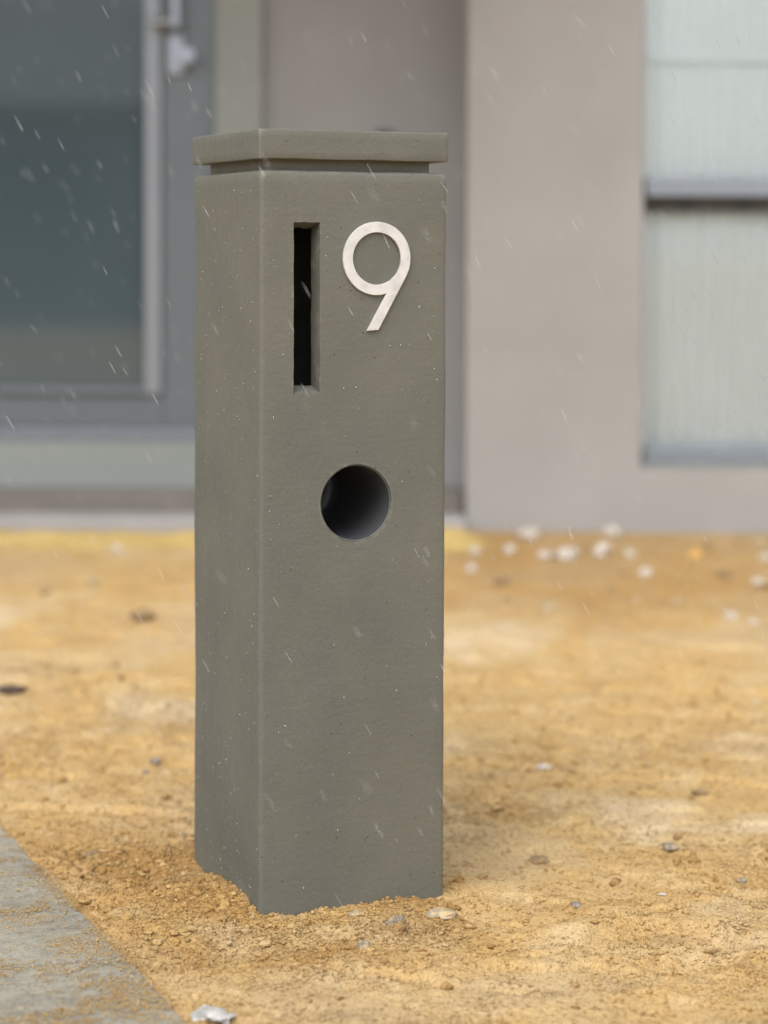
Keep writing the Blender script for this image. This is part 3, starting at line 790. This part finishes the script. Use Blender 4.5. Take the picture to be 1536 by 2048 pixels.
stone('granite_chip', 430, 2035, 80, .28, M_GRANITE, 'broken speckled white granite chip at the edge of the pavers', 'stone', 5, .55, rz=-.5, sink=.25, depth=.8)
stone('sand_clod', 117/1536*540+0, 2025, 20, .8, M_PALESTONE, 'sandy lump lying on the grey paving', 'clod', 6, .25, sink=.1)
stone('pebble', 1152, 1812, 24, .7, M_BLUESTONE, 'round blue grey pebble beside the shoe print in the sand', 'pebble', 7, .15)
stone('pebble', 1342, 1697, 54, .35, M_GREYSTONE, 'flat grey stone nearly buried in the sand behind the shoe print', 'stone', 8, .3, sink=.4)
stone('pebble', 1484, 1762, 24, .5, M_BLUESTONE, 'small dull grey stone farther behind the shoe print', 'stone', 9, .25)
stone('white_chip', 1088, 1537, 31, .5, M_WHITE, 'white chip standing up in the sand beyond the pillar', 'chip', 10, .25, sink=.05, depth=.4, rz=-.3)
stone('white_chip', 1325, 1791, 20, .3, M_WHITE, 'thin white sliver just behind the shoe print', 'chip', 11, .25, sink=.1)
stone('pebble', 1040, 2016, 14, .7, M_PALESTONE, 'tiny pale pebble in the open sand before the shoe print', 'pebble', 12, .2)
stone('blue_stone', 310, 1527, 26, .6, M_BLUESTONE, 'blue grey stone on the sand left of the pillar with a dark underside', 'stone', 13, .3, sink=.15)
stone('pebble', 290, 1545, 16, .7, M_BLUESTONE, 'small dark pebble next to the blue grey stone', 'pebble', 14, .2)
stone('sand_clod', 285, 1240, 52, .5, M_CLOD, 'brown pointed clod on the sand behind the paving', 'clod', 15, .35, sink=.15)
stone('bark_scrap', 22, 1388, 66, .32, M_BARK, 'dark curled bark scrap lying on pale sand', 'bark', 16, .3, sink=.02, depth=.5)
stone('sand_clod', 90, 1187, 26, .6, M_CLOD, 'small brown clod before the yellow sand bank', 'clod', 17, .3)
stone('sand_clod', 185, 1712, 34, .55, M_CLOD, 'dark clod standing in for a shaded hollow between the pavers and the pillar', 'clod', 18, .4, sink=.3)  # these dark lumps stand in for shaded hollows in the sand
stone('sand_clod', 1080, 1725, 40, .5, M_CLOD, 'dark clod standing in for a shaded hollow in the scuffed sand right of the pillar', 'clod', 19, .4, sink=.3)
stone('sand_clod', 1400, 1587, 38, .35, M_CLOD, 'low dark clod standing in for a shaded hollow far behind the shoe print', 'clod', 20, .35, sink=.3)
stone('orange_stone', 1390, 1112, 30, .8, M_ORANGE, 'orange yellow stone on the sand below the window', 'stone', 21, .2)
for i, (px, py, wp) in enumerate([(1058, 1080, 40), (1018, 1106, 26), (1130, 1120, 34), (1145, 1112, 26), (1205, 1105, 34), (1198, 1110, 24), (1224, 1073, 34), (1258, 1113, 24), (1093, 1117, 30),
                                  (1290, 1153, 26), (950, 1108, 26), (945, 1142, 24), (1515, 1170, 22), (1462, 1238, 24), (1508, 1248, 18), (1098, 1222, 32), (1530, 1120, 26), (1520, 1090, 22), (1512, 1408, 12), (234, 1103, 24), (187, 1172, 22), (1270, 1205, 16), (1355, 1207, 18)]):
    stone('white_pebble', px, py, wp, .8, M_WHITE if i < 14 else M_PALESTONE if i in (15, 17, 20, 21, 22) else M_WHITE, 'white or pale pebble lying on the sand towards the house', 'pebble', 30+i, .42, group='pale pebbles scattered towards the house', sink=.2)
for i in range(14):
    rx = random.uniform(.05, 1.25); ry = random.uniform(5.2, 6.12); q_ = random.choice((M_CLOD, M_CLOD, M_PALESTONE))
    bm = bmesh.new(); bmesh.ops.create_icosphere(bm, subdivisions=2, radius=1); sz = random.uniform(.009, .020)
    for v in bm.verts:
        q = v.co.copy(); k = 1 + .7*mnoise.noise(q*1.4+Vector((i*3.3, i, 0))) + .3*mnoise.noise(q*3+Vector((i, 0, i)))
        v.co = Vector((q.x*sz*k, q.y*sz*.8*k, q.z*sz*.6*k))
    me = bpy.data.meshes.new('rubble_lump'); bm.to_mesh(me); bm.free(); smooth_by_angle(me, 30)
    o = link('rubble_lump', me, q_); o.location = (rx, ry, gz(rx, ry)+sz*.15)
    tag(o, 'dull brown lump of soil or rubble on the ground below the window wall', 'rubble', 'brown rubble below the window wall')
# bent twig and a second sliver
p = surf(326, 1718)
tw = bpy.data.curves.new('twig', 'CURVE'); tw.dimensions = '3D'; tw.bevel_depth = .0009; tw.bevel_resolution = 2
sp = tw.splines.new('POLY'); pts = [(0, 0, -.004), (.004, .004, .010), (.008, .008, .021), (.0105, .006, .018), (.013, .003, .009), (.0135, .002, .006)]
sp.points.add(len(pts)-1)
for q, c in zip(sp.points, pts): q.co = (*c, 1); q.radius = 1
to = bpy.data.objects.new('twig', tw); COL.objects.link(to); bpy.context.view_layer.update()
tme = bpy.data.meshes.new_from_object(to.evaluated_get(bpy.context.evaluated_depsgraph_get())); bpy.data.objects.remove(to, do_unlink=True)
tme.materials.clear(); tme.name = 'twig'
to = link('twig', tme, M_TWIG); to.location = (p.x, p.y, gz(p.x, p.y)); tag(to, 'thin dark bent twig stuck in the sand beside the pillar', 'twig')
# ------------------------------------------------------------------ falling rain: slender drops through the air of the yard
rr = np.random.default_rng(77)
n = 4600
P = np.stack([rr.uniform(-1.6, 1.6, n), rr.uniform(2.25, 5.9, n), rr.uniform(.05, 2.3, n)], -1)
lx = (P[:, 0]-PC.x)*AX.x + (P[:, 1]-PC.y)*AX.y; ly = (P[:, 0]-PC.x)*AY.x + (P[:, 1]-PC.y)*AY.y
P = P[(np.maximum(abs(lx), abs(ly)) > S/2+.02) & (P[:, 2] > base_z(P[:, 1])+.04) & ~((P[:, 1] > 4.85) & (P[:, 0] < .35))]      # none under the porch roof
n = len(P)
ln = rr.uniform(.006, .013, n); wd = rr.uniform(.00018, .00031, n)
dirs = np.stack([rr.normal(.54, .08, n), rr.normal(.05, .12, n), -np.ones(n)], -1); dirs /= np.linalg.norm(dirs, axis=1, keepdims=True)
sx = np.cross(dirs, np.array((0, 1.0, 0))); sx /= np.linalg.norm(sx, axis=1, keepdims=True); sy = np.cross(dirs, sx)
secs = [(-1, 0.05), (-.55, .7), (.2, 1), (.8, .85), (1, .1)]
V = []
for t, k in secs:
    for a in range(5):
        V.append(P + dirs*(ln*t)[:, None] + sx*(wd*k*math.cos(a*1.2566))[:, None] + sy*(wd*k*math.sin(a*1.2566))[:, None])
V = np.stack(V, 1); T = []
for l in range(4):
    for a in range(5): T.append((l*5+a, l*5+(a+1) % 5, (l+1)*5+(a+1) % 5, (l+1)*5+a))
T = np.array(T)
rain = np_mesh('rain', V.reshape(-1, 3), (T[None] + (np.arange(n)*25)[:, None, None]).reshape(-1, 4), M_WATER, n=4)
tag(rain, 'fine slanting rain drops falling across the yard', 'rain', kind='stuff')

# ------------------------------------------------------------------ the house across the street (seen mirrored in the door's pane)
nb = empty('neighbouring_house', (-6.5, -15, 0)); tag(nb, 'brick house with a dark hipped roof across the street', 'house')
boxes('wall', [((-5, -6, -.2), (5, 0, 2.7))], M_BRICK, nb)
mesh('roof', [(-5.6, .6, 2.7), (5.6, .6, 2.7), (5.6, -6.6, 2.7), (-5.6, -6.6, 2.7), (-2.2, -3, 5.0), (2.2, -3, 5.0)], [(1, 0, 4, 5), (2, 1, 5), (3, 2, 5, 4), (0, 3, 4), (0, 1, 2, 3)], M_ROOF, nb)
for x in (-3, 2.2):
    wf = boxes('window', [((x-.8, -.02, .9), (x+.8, .03, 2.2))], M_FRAME, nb); boxes('pane', [((x-.72, .031, .98), (x+.72, .036, 2.12))], M_DARK, wf)
